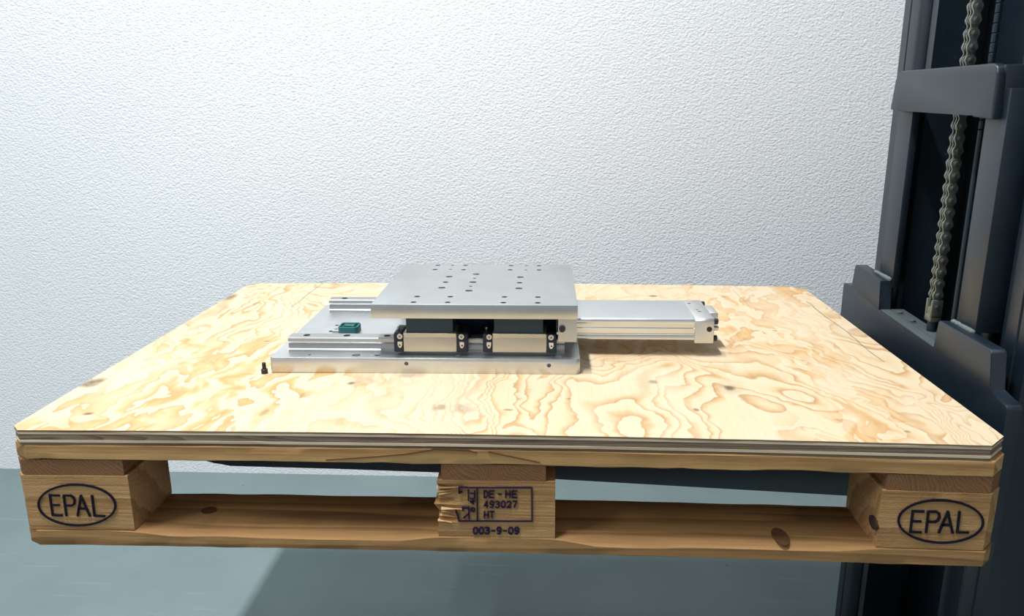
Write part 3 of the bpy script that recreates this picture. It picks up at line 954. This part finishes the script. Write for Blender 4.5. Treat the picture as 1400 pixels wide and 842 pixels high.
# bent cross bar at the top of the carriage frame: rounded top, notch under the middle
def crossbar():
    poly = [(.2620, .5190), (.3150, .5215), (.3155, .5265), (.5560, .5305), (.5565, .5265), (.5940, .5290), (.5850, .5790), (.5790, .5890), (.5690, .5930), (.2780, .5925), (.2680, .5890), (.2640, .5800)]
    bm = B()
    prism(bm, poly, 'x', 1.2560, 1.2700, .003, 3)
    for (a, b, z0, z1) in ((.2640, .2780, .5200, .5905), (.5680, .5840, .5290, .5800)):
        bx(bm, 1.2660, 1.3900, a, b, z0, z1, .002, 2)
    bx(bm, 1.3600, 1.3900, .2650, .5820, .5250, .5900, .002, 2)
    return bm
part('cross_bar', crossbar(), M['paint'])
# mast profiles standing on the floor
def mast_profile(s):
    """s=+1 far side, -1 near side: outer strip, groove, rounded inner lip, web and rear flange"""
    def Y(v): return v if s > 0 else 2 * TY - v
    z0, z1 = -ZO, 1.45
    P = [(1.2900, .6630), (1.2900, .6395), (1.2935, .6380), (1.2935, .6350), (1.2900, .6335), (1.2900, .6100), (1.2915, .6040), (1.2960, .5980), (1.3040, .5940), (1.3120, .5930), (1.3120, .6330), (1.3850, .6330), (1.3850, .5930), (1.4000, .5930), (1.4000, .6630)]
    bm = B()
    prism(bm, [(a, Y(b)) for a, b in P], 'z', z0, z1)
    return bm
part('mast_profile', mast_profile(1), M['paint'], angle=50)
part('mast_profile', mast_profile(-1), M['paint'], angle=50)
part('mast_foot', bx(B(), 1.295, 1.46, .158, .662, -ZO, -ZO + .06, .004, 2), M['paint'])
# inner mast profile, set back and darker
part('inner_mast_profile', prism(B(), [(1.302, .580), (1.302, .560), (1.372, .560), (1.372, .580)], 'z', -ZO + .06, 1.30), M['paint'])
part('inner_mast_profile', prism(B(), [(1.302, .240), (1.302, .222), (1.372, .222), (1.372, .240)], 'z', -ZO + .06, 1.30), M['paint'])
# lift cylinder and hose beside the chain
hc = B(); cyl(hc, (1.345, .3080, -ZO + .06), 'z', .030, 1.5, 32)
hyd = part('lift_cylinder', hc, M['paint_teal'])
hc = B(); cyl(hc, (1.345, .2250, -ZO + .06), 'z', .022, 1.5, 28)
part('lift_cylinder', hc, M['paint_teal'])
hs = B()
cyl(hs, (1.300, .3680, .14), 'z', .0046, .36, 12)
for q in range(56):
    cyl(hs, (1.300, .3680, .49 + q * .0135), 'z', .0048, .0125, 10, chamfer=.0012)
part('hydraulic_hose', hs, M['paint_teal'])
# backing panel added so the gap between mast profiles looks dark; chassis behind
part('mast_dark_backing', bx(B(), 1.405, 1.420, .15, .67, -ZO + .03, 1.30, .003, 1), M['paint'])
ch = prism(B(), [(1.42, -ZO + .07), (2.25, -ZO + .07), (2.30, -ZO + .14), (2.30, .42), (2.20, .52), (1.50, .60), (1.42, .60)], 'y', .06, .76, .02, 3)
part('chassis', ch, M['paint'])
for x in (1.56, 2.12):
    for y in (.10, .64):
        wh = B(); cyl(wh, (x, y, -ZO + .085), 'y', .085, .08, 32)
        part('wheel', wh, M['rubber'])

part('mast_crosshead', bx(B(), 1.275, 1.400, .158, .662, 1.0900, 1.1500, .003, 2), M['paint'])
# lift chain: leaf links and pins, ending in a clevis and threaded rod
CX, CY = 1.287, .4095
chain = part('lift_chain', prism(B(), [(1.2795, CY - .0085), (1.2935, CY - .0085), (1.2935, CY + .0085), (1.2795, CY + .0085)], 'z', .2040, .2200, .002, 1), M['chain'])
pitch = .01905
def link_plate(bm, y0, y1):
    r, wq = .0080, .0048
    pts = []
    for q in range(9):
        a = math.pi * q / 8
        pts.append((r * math.cos(a), pitch / 2 + r * math.sin(a) * .95))
    pts.append((-wq, .0))
    for q in range(9):
        a = math.pi + math.pi * q / 8
        pts.append((r * math.cos(a), -pitch / 2 + r * math.sin(a) * .95))
    pts.append((wq, 0))
    prism(bm, pts, 'y', y0, y1)
def link(offs):
    bm = B()
    for o_ in offs: link_plate(bm, o_ - .0012, o_ + .0012)
    return bm
base_loc = (CX - TX, CY - TY, 0)
lk_in = obj('chain_link', link((-.0052, .0000 + .0052)), M['chain'], chain, angle=40)
lk_out = obj('chain_link', link((-.0078, 0, .0078)), M['chain'], chain, angle=40)
pn = B(); cyl(pn, (0, -.0118, 0), 'y', .0034, .0228, 14); cyl(pn, (0, -.0124, 0), 'y', .0026, .0020, 14)
pin0 = obj('chain_pin', pn, M['pin'], chain)
z0 = .2310
n = 46
for q in range(n):
    zc = z0 + q * pitch
    if q == 0: a = lk_in
    elif q == 1: a = lk_out
    else: a = inst(lk_in if q % 2 == 0 else lk_out, chain)
    a.location = (base_loc[0], base_loc[1], zc + ZO)
    p = pin0 if q == 0 else inst(pin0, chain)
    p.location = (base_loc[0], base_loc[1], zc - pitch / 2 + ZO)
cv = B()
bx(cv, CX - .009, CX + .009, CY + .0060, CY + .0110, .2020, .2330, .002, 2)
bx(cv, CX - .009, CX + .009, CY - .0110, CY - .0060, .2020, .2330, .002, 2)
bx(cv, CX - .009, CX + .009, CY - .0110, CY + .0110, .1960, .2080, .002, 2)
part('clevis', cv, M['chain'], chain)
cr = B(); cyl(cr, (CX, CY - .002, .1500), 'z', .0080, .0480, 20)
part('anchor_rod', cr, M['paint_teal'], chain)
